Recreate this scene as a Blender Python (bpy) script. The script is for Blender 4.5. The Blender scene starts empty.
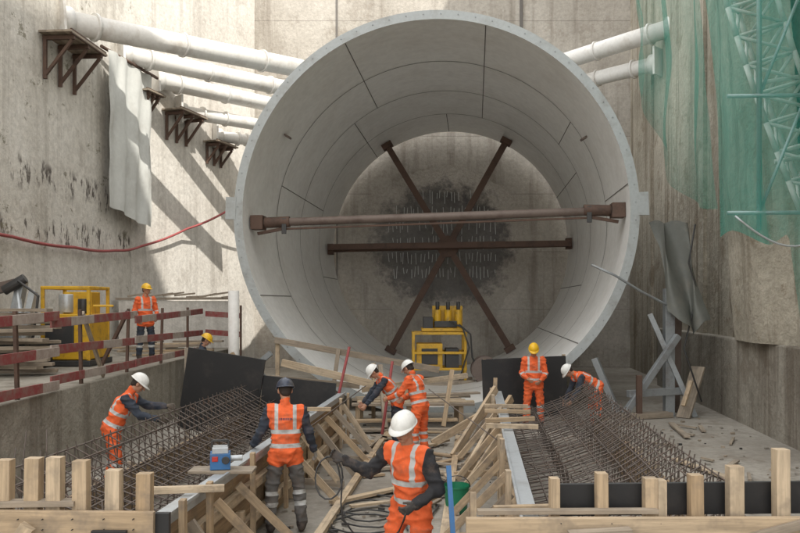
import bpy, math, random
import numpy as np
from mathutils import Vector, Matrix, noise
random.seed(7)
S=bpy.context.scene
S.view_settings.view_transform='Standard'; S.view_settings.look='None'; S.view_settings.exposure=0
def V(*a): return Vector(a)
def XC(y): return 0.78+(y-19.5)*0.094
YAW=math.atan(0.094)

# ---------------------------------------------------------------- materials
def newmat(name):
    m=bpy.data.materials.new(name); m.use_nodes=True
    nt=m.node_tree; b=nt.nodes['Principled BSDF']
    return m,nt,b
def N(nt,t,**k):
    n=nt.nodes.new(t)
    for a,v in k.items(): setattr(n,a,v)
    return n
def ramp(nt,src,stops):
    r=N(nt,'ShaderNodeValToRGB'); e=r.color_ramp.elements
    while len(e)<len(stops): e.new(0.5)
    for i,(p,c) in enumerate(stops):
        e[i].position=p; e[i].color=(c[0],c[1],c[2],1) if hasattr(c,'__len__') else (c,c,c,1)
    nt.links.new(src,r.inputs[0]); return r
def mixc(nt,fac,a,b,mode='MIX'):
    m=N(nt,'ShaderNodeMix',data_type='RGBA',blend_type=mode)
    for i,x in ((0,fac),(6,a),(7,b)):
        if isinstance(x,(int,float)): m.inputs[i].default_value=x
        elif isinstance(x,tuple): m.inputs[i].default_value=(*x[:3],1)
        else: nt.links.new(x,m.inputs[i])
    return m.outputs[2]
def noise_n(nt,vec,scale,detail=6,rough=0.6,sc=None,loc=None):
    if sc or loc:
        mp=N(nt,'ShaderNodeMapping')
        if sc: mp.inputs['Scale'].default_value=sc
        if loc: mp.inputs['Location'].default_value=loc
        nt.links.new(vec,mp.inputs[0]); vec=mp.outputs[0]
    n=N(nt,'ShaderNodeTexNoise'); n.inputs['Scale'].default_value=scale; n.inputs['Detail'].default_value=detail; n.inputs['Roughness'].default_value=rough
    nt.links.new(vec,n.inputs[0]); return n.outputs[0]
def math_n(nt,op,a,b=None,c=None):
    m=N(nt,'ShaderNodeMath',operation=op)
    for i,x in enumerate((a,b,c)):
        if x is None: continue
        if isinstance(x,(int,float)): m.inputs[i].default_value=x
        else: nt.links.new(x,m.inputs[i])
    return m.outputs[0]
def bump(nt,b,h,st=0.3,dist=0.02):
    bp=N(nt,'ShaderNodeBump'); bp.inputs['Strength'].default_value=st; bp.inputs['Distance'].default_value=dist
    nt.links.new(h,bp.inputs['Height']); nt.links.new(bp.outputs[0],b.inputs['Normal'])
def concrete(name,c1,c2,stain=(0.16,0.13,0.10),st=0.5,rough_b=0.5,streak=0.6,spots=False,seed=0,joints=False,fade=None):
    m,nt,b=newmat(name); tc=N(nt,'ShaderNodeTexCoord'); o=tc.outputs['Object']
    big=noise_n(nt,o,0.35,4,0.65,loc=(seed,seed*2,0))
    col=ramp(nt,big,[(0.32,c1),(0.66,c2)]).outputs[0]
    fine=noise_n(nt,o,7,5,0.75)
    col=mixc(nt,0.6,col,ramp(nt,fine,[(0.3,0.5),(0.68,1.0)]).outputs[0],'MULTIPLY')
    sk=noise_n(nt,o,1.0,5,0.68,sc=(1.7,1.7,0.11),loc=(seed,0,seed))
    msk=ramp(nt,sk,[(0.50,0),(0.66,1)]).outputs[0]
    col=mixc(nt,math_n(nt,'MULTIPLY',msk,streak),col,stain)
    bl=noise_n(nt,o,0.9,6,0.75,loc=(3+seed,1,9))
    mb=ramp(nt,bl,[(0.56,0),(0.62,1)]).outputs[0]
    col=mixc(nt,math_n(nt,'MULTIPLY',mb,st*0.7),col,tuple(x*1.3 for x in stain))
    if spots:
        sp=noise_n(nt,o,4.6,4,0.68,sc=(1,1,0.34))
        ms=ramp(nt,sp,[(0.53,0),(0.60,1)]).outputs[0]
        sx=N(nt,'ShaderNodeSeparateXYZ'); nt.links.new(o,sx.inputs[0])
        wob=math_n(nt,'MULTIPLY',math_n(nt,'SUBTRACT',noise_n(nt,o,0.9,3),0.5),1.1)
        zz=math_n(nt,'ADD',sx.outputs[2],wob)
        band=None
        for z0,wd in ((4.45,0.3),(5.75,0.34)):
            bnd=ramp(nt,math_n(nt,'ABSOLUTE',math_n(nt,'SUBTRACT',zz,z0)),[(wd*.5,1),(wd*1.3,0)]).outputs[0]; band=bnd if band is None else math_n(nt,'MAXIMUM',band,bnd)
        col=mixc(nt,math_n(nt,'MULTIPLY',math_n(nt,'MULTIPLY',ms,band),0.88),col,(0.05,0.035,0.028))
        ms2=ramp(nt,noise_n(nt,o,1.3,5,0.75,loc=(9,4,2),sc=(1,1,1.6)),[(0.61,0),(0.66,1)]).outputs[0]
        col=mixc(nt,math_n(nt,'MULTIPLY',ms2,0.7),col,(0.15,0.135,0.08))
    if joints:
        sx=N(nt,'ShaderNodeSeparateXYZ'); nt.links.new(o,sx.inputs[0])
        fr=math_n(nt,'FRACT',math_n(nt,'MULTIPLY',sx.outputs[2],0.42))
        j=math_n(nt,'LESS_THAN',fr,0.012)
        col=mixc(nt,math_n(nt,'MULTIPLY',j,0.5),col,(0.14,0.125,0.11))
    if fade:  # sprayed edge thins out to bare wall colour
        (fx,fz,r0,r1,wc)=fade
        sx=N(nt,'ShaderNodeSeparateXYZ'); nt.links.new(o,sx.inputs[0])
        dx=math_n(nt,'SUBTRACT',sx.outputs[0],fx); dz=math_n(nt,'DIVIDE',math_n(nt,'SUBTRACT',sx.outputs[2],fz),.88)
        rr=math_n(nt,'SQRT',math_n(nt,'ADD',math_n(nt,'MULTIPLY',dx,dx),math_n(nt,'MULTIPLY',dz,dz)))
        rr=math_n(nt,'ADD',rr,math_n(nt,'MULTIPLY',math_n(nt,'SUBTRACT',noise_n(nt,o,2.2,6,0.8),0.5),3.2))
        mr=N(nt,'ShaderNodeMapRange'); mr.inputs[1].default_value=r0; mr.inputs[2].default_value=r1; nt.links.new(rr,mr.inputs[0])
        wcol=mixc(nt,0.6,wc,ramp(nt,fine,[(0.3,0.5),(0.68,1.0)]).outputs[0],'MULTIPLY')
        col=mixc(nt,mr.outputs[0],col,wcol)
    nt.links.new(col,b.inputs['Base Color']); b.inputs['Roughness'].default_value=0.92
    bh=noise_n(nt,o,5,3,0.7)
    bump(nt,b,bh,rough_b,0.05)
    return m
def paint(name,c,rough=0.5,metal=0.0,dirt=0.4,dc=(0.12,0.09,0.07),ds=3.0,lo=0.5,hi=0.7):
    m,nt,b=newmat(name); o=N(nt,'ShaderNodeTexCoord').outputs['Object']
    n=noise_n(nt,o,ds,5,0.7); f=ramp(nt,n,[(lo,0),(hi,1)]).outputs[0]
    col=mixc(nt,math_n(nt,'MULTIPLY',f,dirt),c,dc)
    f2=noise_n(nt,o,ds*7,2,0.6)
    col=mixc(nt,0.25,col,ramp(nt,f2,[(0.3,0.6),(0.7,1.0)]).outputs[0],'MULTIPLY')
    nt.links.new(col,b.inputs['Base Color']); b.inputs['Roughness'].default_value=rough; b.inputs['Metallic'].default_value=metal
    return m
def wood(name,c1,c2,dirt=0.4):
    m,nt,b=newmat(name); tc=N(nt,'ShaderNodeTexCoord'); o=tc.outputs['UV']
    g=noise_n(nt,o,1.0,5,0.7,sc=(1.6,26,1)); v=noise_n(nt,o,0.25,2,0.5,sc=(1,1,1))
    d=noise_n(nt,tc.outputs['Object'],4,4,0.7)
    col=mixc(nt,ramp(nt,v,[(0.35,0),(0.65,1)]).outputs[0],c1,c2)
    col=mixc(nt,0.7,col,ramp(nt,g,[(0.35,0.45),(0.62,1.0)]).outputs[0],'MULTIPLY')
    col=mixc(nt,math_n(nt,'MULTIPLY',ramp(nt,d,[(0.48,0),(0.66,1)]).outputs[0],dirt),col,(0.18,0.15,0.12))
    nt.links.new(col,b.inputs['Base Color']); b.inputs['Roughness'].default_value=0.8
    return m
def redwhite(name):
    m,nt,b=newmat(name); tc=N(nt,'ShaderNodeTexCoord'); sx=N(nt,'ShaderNodeSeparateXYZ'); nt.links.new(tc.outputs['UV'],sx.inputs[0])
    f=math_n(nt,'LESS_THAN',math_n(nt,'FRACT',math_n(nt,'MULTIPLY',sx.outputs[0],0.36)),0.66)
    col=mixc(nt,f,(0.42,0.36,0.32),(0.26,0.05,0.05))
    d=noise_n(nt,tc.outputs['Object'],5,5,0.75)
    col=mixc(nt,math_n(nt,'MULTIPLY',ramp(nt,d,[(0.42,0),(0.62,1)]).outputs[0],0.65),col,(0.25,0.19,0.16))
    nt.links.new(col,b.inputs['Base Color']); b.inputs['Roughness'].default_value=0.75; return m
def netmat(name,c,op=0.55):
    m,nt,b=newmat(name); tc=N(nt,'ShaderNodeTexCoord'); o=tc.outputs['UV']
    n=noise_n(nt,o,1.2,3,0.6,sc=(3,0.6,1))
    b.inputs['Base Color'].default_value=(*c,1); b.inputs['Roughness'].default_value=0.7
    tr=N(nt,'ShaderNodeBsdfTranslucent'); tr.inputs[0].default_value=(*c,1)
    tp=N(nt,'ShaderNodeBsdfTransparent')
    m1=N(nt,'ShaderNodeMixShader'); m1.inputs[0].default_value=0.35; nt.links.new(b.outputs[0],m1.inputs[1]); nt.links.new(tr.outputs[0],m1.inputs[2])
    m2=N(nt,'ShaderNodeMixShader')
    f=N(nt,'ShaderNodeMapRange'); f.inputs[1].default_value=0.3; f.inputs[2].default_value=0.7; f.inputs[3].default_value=op-0.2; f.inputs[4].default_value=op+0.22
    nt.links.new(n,f.inputs[0])
    nt.links.new(f.outputs[0],m2.inputs[0]); nt.links.new(tp.outputs[0],m2.inputs[1]); nt.links.new(m1.outputs[0],m2.inputs[2])
    out=nt.nodes['Material Output']; nt.links.new(m2.outputs[0],out.inputs[0]); return m
def cloth(name,c,kind=None,stripe=(0.55,0.56,0.55)):
    m,nt,b=newmat(name); tc=N(nt,'ShaderNodeTexCoord'); o=tc.outputs['Object']
    def att(nm):
        a=N(nt,'ShaderNodeAttribute'); a.attribute_name=nm; return a.outputs['Fac']
    if kind=='body':
        jac,slv,trs,logo=c
        t=att('vt'); x=att('vx'); ax=math_n(nt,'ABSOLUTE',x)
        f=math_n(nt,'COMPARE',t,0.04,0.024); f=math_n(nt,'MAXIMUM',f,math_n(nt,'COMPARE',t,0.20,0.024))
        vx=math_n(nt,'COMPARE',ax,0.105,0.021); vx=math_n(nt,'MULTIPLY',vx,math_n(nt,'GREATER_THAN',t,0.21)); f=math_n(nt,'MAXIMUM',f,vx)
        cj=mixc(nt,f,jac,stripe) if jac[0]>.5 else mixc(nt,0.0,jac,stripe)
        if logo:
            lt=math_n(nt,'MULTIPLY',math_n(nt,'COMPARE',t,0.345,0.013),math_n(nt,'LESS_THAN',ax,0.078))
            lt=math_n(nt,'MULTIPLY',lt,math_n(nt,'GREATER_THAN',math_n(nt,'FRACT',math_n(nt,'MULTIPLY',x,52)),0.35)); cj=mixc(nt,lt,cj,(0.03,0.03,0.08))
        cs=slv
        if slv[0]>.5: cs=mixc(nt,math_n(nt,'COMPARE',att('ar'),0.33,0.024),slv,stripe)
        f=math_n(nt,'COMPARE',att('sh'),0.18,0.026); f=math_n(nt,'MAXIMUM',f,math_n(nt,'COMPARE',att('sh'),0.05,0.024)); ct=mixc(nt,f,trs,stripe)
        col=mixc(nt,math_n(nt,'LESS_THAN',att('d1'),att('d0')),cj,cs)
        col=mixc(nt,math_n(nt,'LESS_THAN',att('d2'),math_n(nt,'MINIMUM',att('d0'),att('d1'))),col,ct)
    else: col=c
    n=noise_n(nt,o,7,4,0.65); col=mixc(nt,0.6,col,ramp(nt,n,[(0.3,0.5),(0.65,1.05)]).outputs[0],'MULTIPLY')
    d=noise_n(nt,o,4.5,5,0.75); col=mixc(nt,math_n(nt,'MULTIPLY',ramp(nt,d,[(0.5,0),(0.66,1)]).outputs[0],0.4),col,(0.17,0.12,0.09))
    nt.links.new(col,b.inputs['Base Color']); b.inputs['Roughness'].default_value=0.85
    return m

M={}
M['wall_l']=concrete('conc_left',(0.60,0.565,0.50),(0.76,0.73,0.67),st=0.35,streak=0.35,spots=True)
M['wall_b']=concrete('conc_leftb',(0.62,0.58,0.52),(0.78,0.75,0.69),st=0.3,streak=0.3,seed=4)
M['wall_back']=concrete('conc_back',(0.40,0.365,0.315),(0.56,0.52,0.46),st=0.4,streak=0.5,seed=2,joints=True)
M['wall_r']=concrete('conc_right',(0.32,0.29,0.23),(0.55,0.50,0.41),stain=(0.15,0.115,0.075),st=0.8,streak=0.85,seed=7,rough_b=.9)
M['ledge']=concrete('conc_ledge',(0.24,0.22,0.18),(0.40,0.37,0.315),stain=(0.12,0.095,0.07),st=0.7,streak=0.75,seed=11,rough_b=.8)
M['ground']=concrete('ground_mud',(0.24,0.215,0.18),(0.42,0.39,0.34),stain=(0.13,0.105,0.08),st=0.7,streak=0.25,seed=5)
M['shot']=concrete('shotcrete',(0.13,0.12,0.115),(0.27,0.255,0.235),stain=(.1,.09,.08),st=0.4,streak=0.3,rough_b=1.0,seed=9,fade=(1.75,5.05,2.4,3.1,(0.47,0.43,0.375)))
M['white']=paint('ring_white',(0.86,0.855,0.83),0.38,0,0.24,(0.48,0.43,0.36),0.7,0.45,0.75)
M['flange']=paint('flange_grey',(0.42,0.445,0.445),0.5,0.1,0.45,(0.22,0.2,0.17),2.0)
M['seam']=paint('seam_dark',(0.14,0.13,0.12),0.8)
M['rust']=paint('rust_brown',(0.12,0.072,0.052),0.75,0.1,0.6,(0.045,0.03,0.025),2.5)
M['pole']=paint('pole_greybrown',(0.17,0.13,0.11),0.6,0.2,0.6,(0.08,0.05,0.04),2.5)
M['pipe']=paint('pipe_white',(0.76,0.745,0.71),0.5,0,0.4,(0.34,0.26,0.18),1.5)
M['steel']=paint('steel_grey',(0.33,0.35,0.36),0.45,0.4,0.5,(0.13,0.09,0.07),3)
M['galv']=paint('galv',(0.50,0.53,0.55),0.4,0.4,0.3,(0.2,0.17,0.14),4)
M['rebar']=paint('rebar',(0.14,0.115,0.10),0.65,0.3,0.6,(0.16,0.09,0.055),6)
M['black']=paint('black_sheet',(0.014,0.014,0.015),0.5,0,0.2,(0.10,0.08,0.07),2.5)
M['yellow']=paint('yellow_paint',(0.66,0.38,0.02),0.45,0,0.6,(0.13,0.09,0.05),4)
M['dark']=paint('dark_metal',(0.05,0.05,0.05),0.5,0.3,0.3)
M['blue']=paint('blue_paint',(0.04,0.16,0.38),0.45,0,0.4)
M['green']=paint('green_plastic',(0.02,0.22,0.11),0.4,0,0.2)
M['redhose']=paint('red_hose',(0.33,0.07,0.07),0.6,0,0.3)
M['redtag']=paint('red_tag',(0.55,0.03,0.02),0.5)
M['wood']=wood('timber_pale',(0.46,0.33,0.20),(0.60,0.48,0.34),0.6)
M['wood2']=wood('timber_grey',(0.30,0.245,0.185),(0.42,0.35,0.27),0.6)
M['ply']=wood('plywood',(0.36,0.25,0.15),(0.46,0.34,0.22),0.5)
M['rw']=redwhite('red_white_board')
M['tarp']=paint('tarp_grey',(0.60,0.61,0.58),0.8,0,0.4,(0.36,0.34,0.30),1.0)
M['tarpd']=paint('tarp_dark',(0.13,0.135,0.12),0.6,0,0.4,(0.24,0.21,0.17),1.5)
M['net']=netmat('green_net',(0.04,0.34,0.27),0.50)
M['net2']=netmat('green_net_thin',(0.07,0.36,0.28),0.34)

# ---------------------------------------------------------------- mesh builder
class MB:
    def __init__(s): s.v=[];s.f=[];s.m=[];s.uv=[];s.sm=[];s.mats=[]
    def mi(s,k):
        if k not in s.mats: s.mats.append(k)
        return s.mats.index(k)
    def face(s,idx,mk,uv=None,sm=False):
        s.f.append(tuple(idx)); s.m.append(s.mi(mk)); s.uv.append(uv or [(0,0)]*len(idx)); s.sm.append(sm)
    def beam(s,p1,p2,w,h,mk,up=None,roll=0):
        """box beam from p1 to p2; w sideways, h along up"""
        p1=Vector(p1);p2=Vector(p2); d=p2-p1; L=d.length; d.normalize()
        u=Vector(up) if up else (V(0,0,1) if abs(d.z)<0.95 else V(0,1,0))
        r=d.cross(u).normalized(); u=r.cross(d).normalized()
        if roll: 
            q=Matrix.Rotation(roll,3,d); r=q@r; u=q@u
        b=len(s.v); o=random.random()*50; ov=random.random()*9
        for p in (p1,p2):
            for a,c in ((-1,-1),(1,-1),(1,1),(-1,1)): s.v.append(p+r*a*w/2+u*c*h/2)
        for i in range(4):
            j=(i+1)%4; q=i*0.13+ov
            wd=w if i%2==0 else h
            s.face((b+i,b+j,b+4+j,b+4+i),mk,[(o,q),(o,q+wd),(o+L,q+wd),(o+L,q)])
        s.face((b+3,b+2,b+1,b),mk,[(o,ov),(o+.02,ov+w),(o+.02,ov),(o,ov+w)]); s.face((b+4,b+5,b+6,b+7),mk,[(o,ov),(o+.02,ov+w),(o+.02,ov),(o,ov+w)])
    def box(s,c,sz,mk,rz=0):
        c=Vector(c); d=V(-math.sin(rz),math.cos(rz),0)*sz[1]/2
        s.beam(c-d,c+d,sz[0],sz[2],mk)
    def cyl(s,p1,p2,r,mk,n=10,r2=None,cap=True):
        p1=Vector(p1);p2=Vector(p2); d=(p2-p1); L=d.length
        if L<1e-6: return
        d.normalize(); u=V(0,0,1) if abs(d.z)<0.9 else V(1,0,0); a=d.cross(u).normalized(); c=a.cross(d)
        b=len(s.v); r2=r if r2 is None else r2; o=random.random()*30
        for p,rr in ((p1,r),(p2,r2)):
            for i in range(n):
                t=2*math.pi*i/n; s.v.append(p+(a*math.cos(t)+c*math.sin(t))*rr)
        for i in range(n):
            j=(i+1)%n; s.face((b+i,b+j,b+n+j,b+n+i),mk,[(o,i/n),(o,(i+1)/n),(o+L,(i+1)/n),(o+L,i/n)],True)
        if cap:
            s.face([b+i for i in range(n)][::-1],mk); s.face([b+n+i for i in range(n)],mk)
    def tube(s,pts,r,mk,n=6):
        pts=[Vector(p) for p in pts]
        b=len(s.v); k=len(pts)
        for i,p in enumerate(pts):
            d=(pts[min(i+1,k-1)]-pts[max(i-1,0)]).normalized(); u=V(0,0,1) if abs(d.z)<0.9 else V(1,0,0)
            a=d.cross(u).normalized(); c=a.cross(d)
            for q in range(n):
                t=2*math.pi*q/n; s.v.append(p+(a*math.cos(t)+c*math.sin(t))*r)
        for i in range(k-1):
            for q in range(n):
                j=(q+1)%n; s.face((b+i*n+q,b+i*n+j,b+(i+1)*n+j,b+(i+1)*n+q),mk,None,True)
        s.face([b+i for i in range(n)][::-1],mk); s.face([b+(k-1)*n+i for i in range(n)],mk)
    def prism(s,poly,z0,z1,mk):
        b=len(s.v); n=len(poly)
        for z in (z0,z1):
            for p in poly: s.v.append(V(p[0],p[1],z))
        for i in range(n):
            j=(i+1)%n; s.face((b+i,b+j,b+n+j,b+n+i),mk)
        s.face([b+i for i in range(n)][::-1],mk); s.face([b+n+i for i in range(n)],mk)
    def grid(s,fn,nu,nv,mk,sm=True):
        b=len(s.v)
        for i in range(nu+1):
            for j in range(nv+1): s.v.append(Vector(fn(i/nu,j/nv)))
        for i in range(nu):
            for j in range(nv):
                a=b+i*(nv+1)+j
                s.face((a,a+nv+1,a+nv+2,a+1),mk,[(i/nu,j/nv),((i+1)/nu,j/nv),((i+1)/nu,(j+1)/nv),(i/nu,(j+1)/nv)],sm)
    def done(s,name,bevel=0,fixn=True):
        me=bpy.data.meshes.new(name); me.from_pydata([tuple(v) for v in s.v],[],s.f)
        for k in s.mats: me.materials.append(M[k] if isinstance(k,str) else k)
        me.polygons.foreach_set('material_index',s.m); me.polygons.foreach_set('use_smooth',s.sm)
        uvl=me.uv_layers.new(name='UVMap'); flat=[c for u in s.uv for p in u for c in p]; uvl.data.foreach_set('uv',flat)
        me.update()
        if fixn:
            import bmesh
            bm=bmesh.new(); bm.from_mesh(me); bmesh.ops.recalc_face_normals(bm,faces=bm.faces); bm.to_mesh(me); bm.free()
        ob=bpy.data.objects.new(name,me); S.collection.objects.link(ob)
        if bevel:
            bv=ob.modifiers.new('b','BEVEL'); bv.width=bevel; bv.segments=2; bv.limit_method='ANGLE'
        return ob

# ---------------------------------------------------------------- setting
g=MB()
def warp(t):
    t=t*2-1; return math.copysign(abs(t)**3*400+abs(t)*18,t)
def gfn(u,v):
    x=warp(u); y=warp(v)+14
    z=0
    if abs(x)<14 and 0<y<34: z=-abs(noise.noise(V(x*0.8,y*0.8,0)))*0.03
    return (x,y,z)
g.grid(gfn,140,140,'ground'); g.done('ground')

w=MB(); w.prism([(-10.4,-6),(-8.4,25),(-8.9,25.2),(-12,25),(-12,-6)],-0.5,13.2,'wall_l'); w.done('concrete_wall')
w=MB(); w.prism([(-8.4,25.003),(-6.0,33),(-6.4,34),(-10,34),(-10,25.3)],-0.5,15.5,'wall_b'); w.done('concrete_wall')
w=MB(); w.prism([(-6.0,33.01),(9.6,33.01),(9.6,34.4),(-6.3,34.4)],-0.5,17,'wall_back')
w.beam((5.0,32.97,9.5),(5.0,32.97,17),0.12,0.06,'seam',up=(0,1,0))
w.beam((-2.6,32.98,-0.4),(-2.6,32.98,17),0.05,0.04,'seam',up=(0,1,0))
w.done('concrete_wall')
w=MB()
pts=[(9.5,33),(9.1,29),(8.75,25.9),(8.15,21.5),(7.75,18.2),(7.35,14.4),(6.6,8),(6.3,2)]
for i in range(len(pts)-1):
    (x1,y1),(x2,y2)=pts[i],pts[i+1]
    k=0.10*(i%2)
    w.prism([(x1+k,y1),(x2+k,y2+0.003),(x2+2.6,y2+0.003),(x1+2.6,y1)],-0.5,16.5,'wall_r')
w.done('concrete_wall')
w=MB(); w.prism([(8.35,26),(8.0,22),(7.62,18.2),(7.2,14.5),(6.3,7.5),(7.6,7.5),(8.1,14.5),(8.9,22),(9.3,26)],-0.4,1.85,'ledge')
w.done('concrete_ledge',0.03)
w=MB()
def lean(u,v):
    y=14.6+u*4.4; z=1.85+v*9.5
    return (7.72-0.45*math.sin(u*math.pi)-0.5*v+ (y-17)*0.105 +0.10*noise.noise(V(u*4,v*5,0))+.04*noise.noise(V(u*13,v*16,0)),y,z)
w.grid(lean,30,44,'wall_r')
w.done('shotcrete_buttress')
w=MB(); w.prism([(10.9,2.0),(10.9,29),(20,29),(20,2)],-0.5,31,'wall_b')  # added block out of view, keeps direct sun off the ring and pit floor
for z in (18.5,21.5,24.5,27.5):
    for y in range(4,29,3): w.box((10.88,y,z),(0.08,1.3,1.5),'dark')
w.done('unseen_shade_block')
w=MB(); w.prism([(9.9,-14),(9.9,1.9),(20,1.9),(20,-14)],-0.5,43,'wall_b')  # taller unseen block, added to shade the nearer left wall from the sun
for z in range(18,42,3):
    for y in range(-12,2,3): w.box((9.88,y,z),(0.08,1.3,1.5),'dark')
w.done('unseen_shade_tower')

w=MB(); w.prism([(-5.2,4),(-5.2,21.0),(-4.9,24),(-8.5,24.6),(-10.2,4)],-0.3,1.33,'ledge'); w.done('concrete_platform',0.02)
w=MB(); w.prism([(-8.3,23.6),(-5.0,23.9),(-5.0,24.25),(-8.3,24.3)],1.32,2.72,'wall_b')
w.beam((-8.4,23.75,2.78),(-5.0,24.0,2.8),0.35,0.07,'wood2')
for i in range(9): w.beam((-8.1+i*0.35,23.8,2.8+random.random()*.1),(-7.5+i*0.33,24.1,2.86+random.random()*.12),0.1,0.05,'wood2')
w.done('concrete_parapet')

# shotcrete patch on back wall
w=MB(); c=V(1.75,32.93,5.05); b=len(w.v); K=72; R=9
for j in range(R+1):
    for i in range(K):
        t=2*math.pi*i/K; rr=(3.7+0.4*noise.noise(V(math.cos(t)*1.5,math.sin(t)*1.5,3))+0.3*noise.noise(V(math.cos(t)*6,math.sin(t)*6,3)))*j/R
        w.v.append(V(c.x+rr*math.cos(t)*1.0,c.y-(0.08*noise.noise(V(rr*3*math.cos(t),rr*3*math.sin(t),0))+0.05 if j<R-1 else -0.06),c.z+rr*math.sin(t)*0.88))
for j in range(R):
    for i in range(K):
        a=b+j*K+i; a2=b+j*K+(i+1)%K; w.face((a,a2,a2+K,a+K),'shot',None,True)
for r_ in range(6):
    z=7.2-r_*0.62
    for i in range(30):
        x=c.x-2.2+i*0.15+random.uniform(-.04,.04)
        if (x-c.x)**2+(z-c.z)**2<6.0 and random.random()<0.85:
            L=random.uniform(.2,.5); w.beam((x,32.80,z+random.uniform(-.08,.08)),(x+random.uniform(-.04,.04),32.80,z-L),0.022,0.03,'tarp')
w.done('shotcrete_patch')

# ---------------------------------------------------------------- tunnel ring
w=MB(); Ri=4.73; Ro=4.95; LEN=12.9; K=144
def ringgrid(r,y0,y1,ny,mk,flip=False):
    w.grid(lambda u,v:(r*math.cos(u*2*math.pi),y0+(y1-y0)*v,r*math.sin(u*2*math.pi)),K,ny,mk)
def annulus(r0,r1,y,mk):
    w.grid(lambda u,v:((r0+(r1-r0)*v)*math.cos(u*2*math.pi),y,(r0+(r1-r0)*v)*math.sin(u*2*math.pi)),K,1,mk,False)
ringgrid(Ri,0.0,LEN,6,'white'); ringgrid(Ri+0.12,0.06,LEN,4,'flange'); annulus(Ri,Ro,0,'flange'); annulus(Ri+.12,Ro,0.06,'flange'); ringgrid(Ro,0,0.06,1,'flange'); annulus(Ri,Ri+.12,LEN,'flange')
for y in (1.4,2.9,4.4,6,7.6,9.2,10.8):
    annulus(Ri+.12,Ro-0.03,y,'flange'); annulus(Ri+.12,Ro-0.03,y+0.04,'flange'); ringgrid(Ro-.03,y,y+.04,1,'flange')
for y in (3.4,6.6,9.8):
    w.grid(lambda u,v:((Ri-0.008)*math.cos(u*2*math.pi),y-0.018+0.036*v,(Ri-0.008)*math.sin(u*2*math.pi)),K,1,'seam')
segs=[(0.02,6.6,(117,)),(0.02,9.8,(74,)),(3.4,6.6,(38,)),(0.02,3.4,(8,205)),(3.4,9.8,(165,)),(6.6,12.85,(128,25,340)),(9.8,12.85,(90,195)),(0.02,12.8,(318,))]
for y0,y1,an in segs:
    for a in an:
        t=math.radians(a); r=Ri-0.009; dt=0.0026
        w.grid(lambda u,v:(r*math.cos(t-dt+2*dt*u),y0+(y1-y0)*v,r*math.sin(t-dt+2*dt*u)),1,1,'seam')
for i in range(72):
    t=2*math.pi*(i+.5)/72; r=4.86
    w.cyl((r*math.cos(t),-0.02,r*math.sin(t)),(r*math.cos(t),0.0,r*math.sin(t)),0.015,'steel',6)
for a in (2,178):
    t=math.radians(a); c=V(math.cos(t),0,math.sin(t)); w.beam(c*4.9+V(0,.02,0),c*5.16+V(0,.02,0),0.55,0.07,'flange',up=(0,1,0))
    w.beam(c*4.9+V(0,.3,0),c*5.18+V(0,.3,0),0.5,0.05,'flange',up=(0,1,0))
for a,y in ((30,2.8),(150,1.8)):
    t=math.radians(a); w.beam(V(math.cos(t)*4.71,y,math.sin(t)*4.71),V(math.cos(t)*4.54,y,math.sin(t)*4.54),0.05,0.22,'pole',up=(0,1,0))
yb=11.6
w.cyl((0,yb-.15,0),(0,yb+.15,0),0.42,'rust',20)
for a in (0,60,120,180,240,300):
    t=math.radians(a+1); d=V(math.cos(t),0,math.sin(t))
    w.beam(V(0,yb,0)+d*0.3,V(0,yb,0)+d*4.69,0.24,0.22,'rust',up=(0,1,0))
    w.beam(V(0,yb,0)+d*4.5,V(0,yb,0)+d*4.71,0.42,0.36,'rust',up=(0,1,0))
w.beam((-4.65,yb-.45,-.02),(4.65,yb-.45,.06),0.16,0.22,'rust')
ring=w.done('steel_tunnel_ring',fixn=False)
ring.location=(0.78,19.5,4.85); ring.rotation_euler=(0,0,-YAW)
w=MB(); a=V(-4.45,0.75,-0.12); e=V(4.48,0.75,0.10)
w.cyl(a,e,0.105,'pole',16)
w.beam(a+V(0.4,0,-.17),e+V(-0.5,0,-.17),0.06,0.05,'rust')
for p,sg in ((a,1),(e,-1)):
    w.cyl(p+V(0.1*sg,0,0),p+V(0.75*sg,0,0.02),0.14,'rust',14)
    w.beam(p+V(-0.24*sg,0,0),p+V(0.08*sg,0,0),0.42,0.36,'rust')
    w.beam(p+V(0.55*sg,0,-.16),p+V(-0.1*sg,0,-.28),0.08,0.08,'rust')
    w.beam(p+V(0.62*sg,-.1,0.1),p+V(0.62*sg,-.1,-0.3),0.12,0.05,'dark')
ob=w.done('steel_strut',0.01); ob.location=(0.78,19.5,4.85); ob.rotation_euler=(0,0,-YAW)

# yellow hydraulic unit inside
w=MB(); cx,cy=1.22,25.2; z0=0.50
for dx in (-.8,.8):
    for dy in (-.5,.5): w.beam((cx+dx,cy+dy,.17),(cx+dx,cy+dy,z0+1.25),0.08,0.08,'yellow')
w.beam((cx-1.1,cy-.5,.2),(cx+1.1,cy-.5,.2),.2,.16,'wood2'); w.beam((cx-1.1,cy+.5,.2),(cx+1.1,cy+.5,.2),.2,.16,'wood2')
for z in (0.12,0.62,1.22):
    for dy in (-.5,.5): w.beam((cx-.85,cy+dy,z0+z),(cx+.85,cy+dy,z0+z),0.07,0.08,'yellow')
    for dx in (-.8,.8): w.beam((cx+dx,cy-.5,z0+z),(cx+dx,cy+.5,z0+z),0.07,0.08,'yellow')
w.box((cx-.3,cy,z0+.50),(.8,.8,.8),'yellow'); w.box((cx-.3,cy-.41,z0+.5),(.5,.03,.5),'dark'); w.box((cx+.4,cy-.1,z0+.45),(.4,.7,.6),'dark')
w.box((cx+.1,cy,z0+1.33),(1.3,.9,.10),'yellow')
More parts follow.
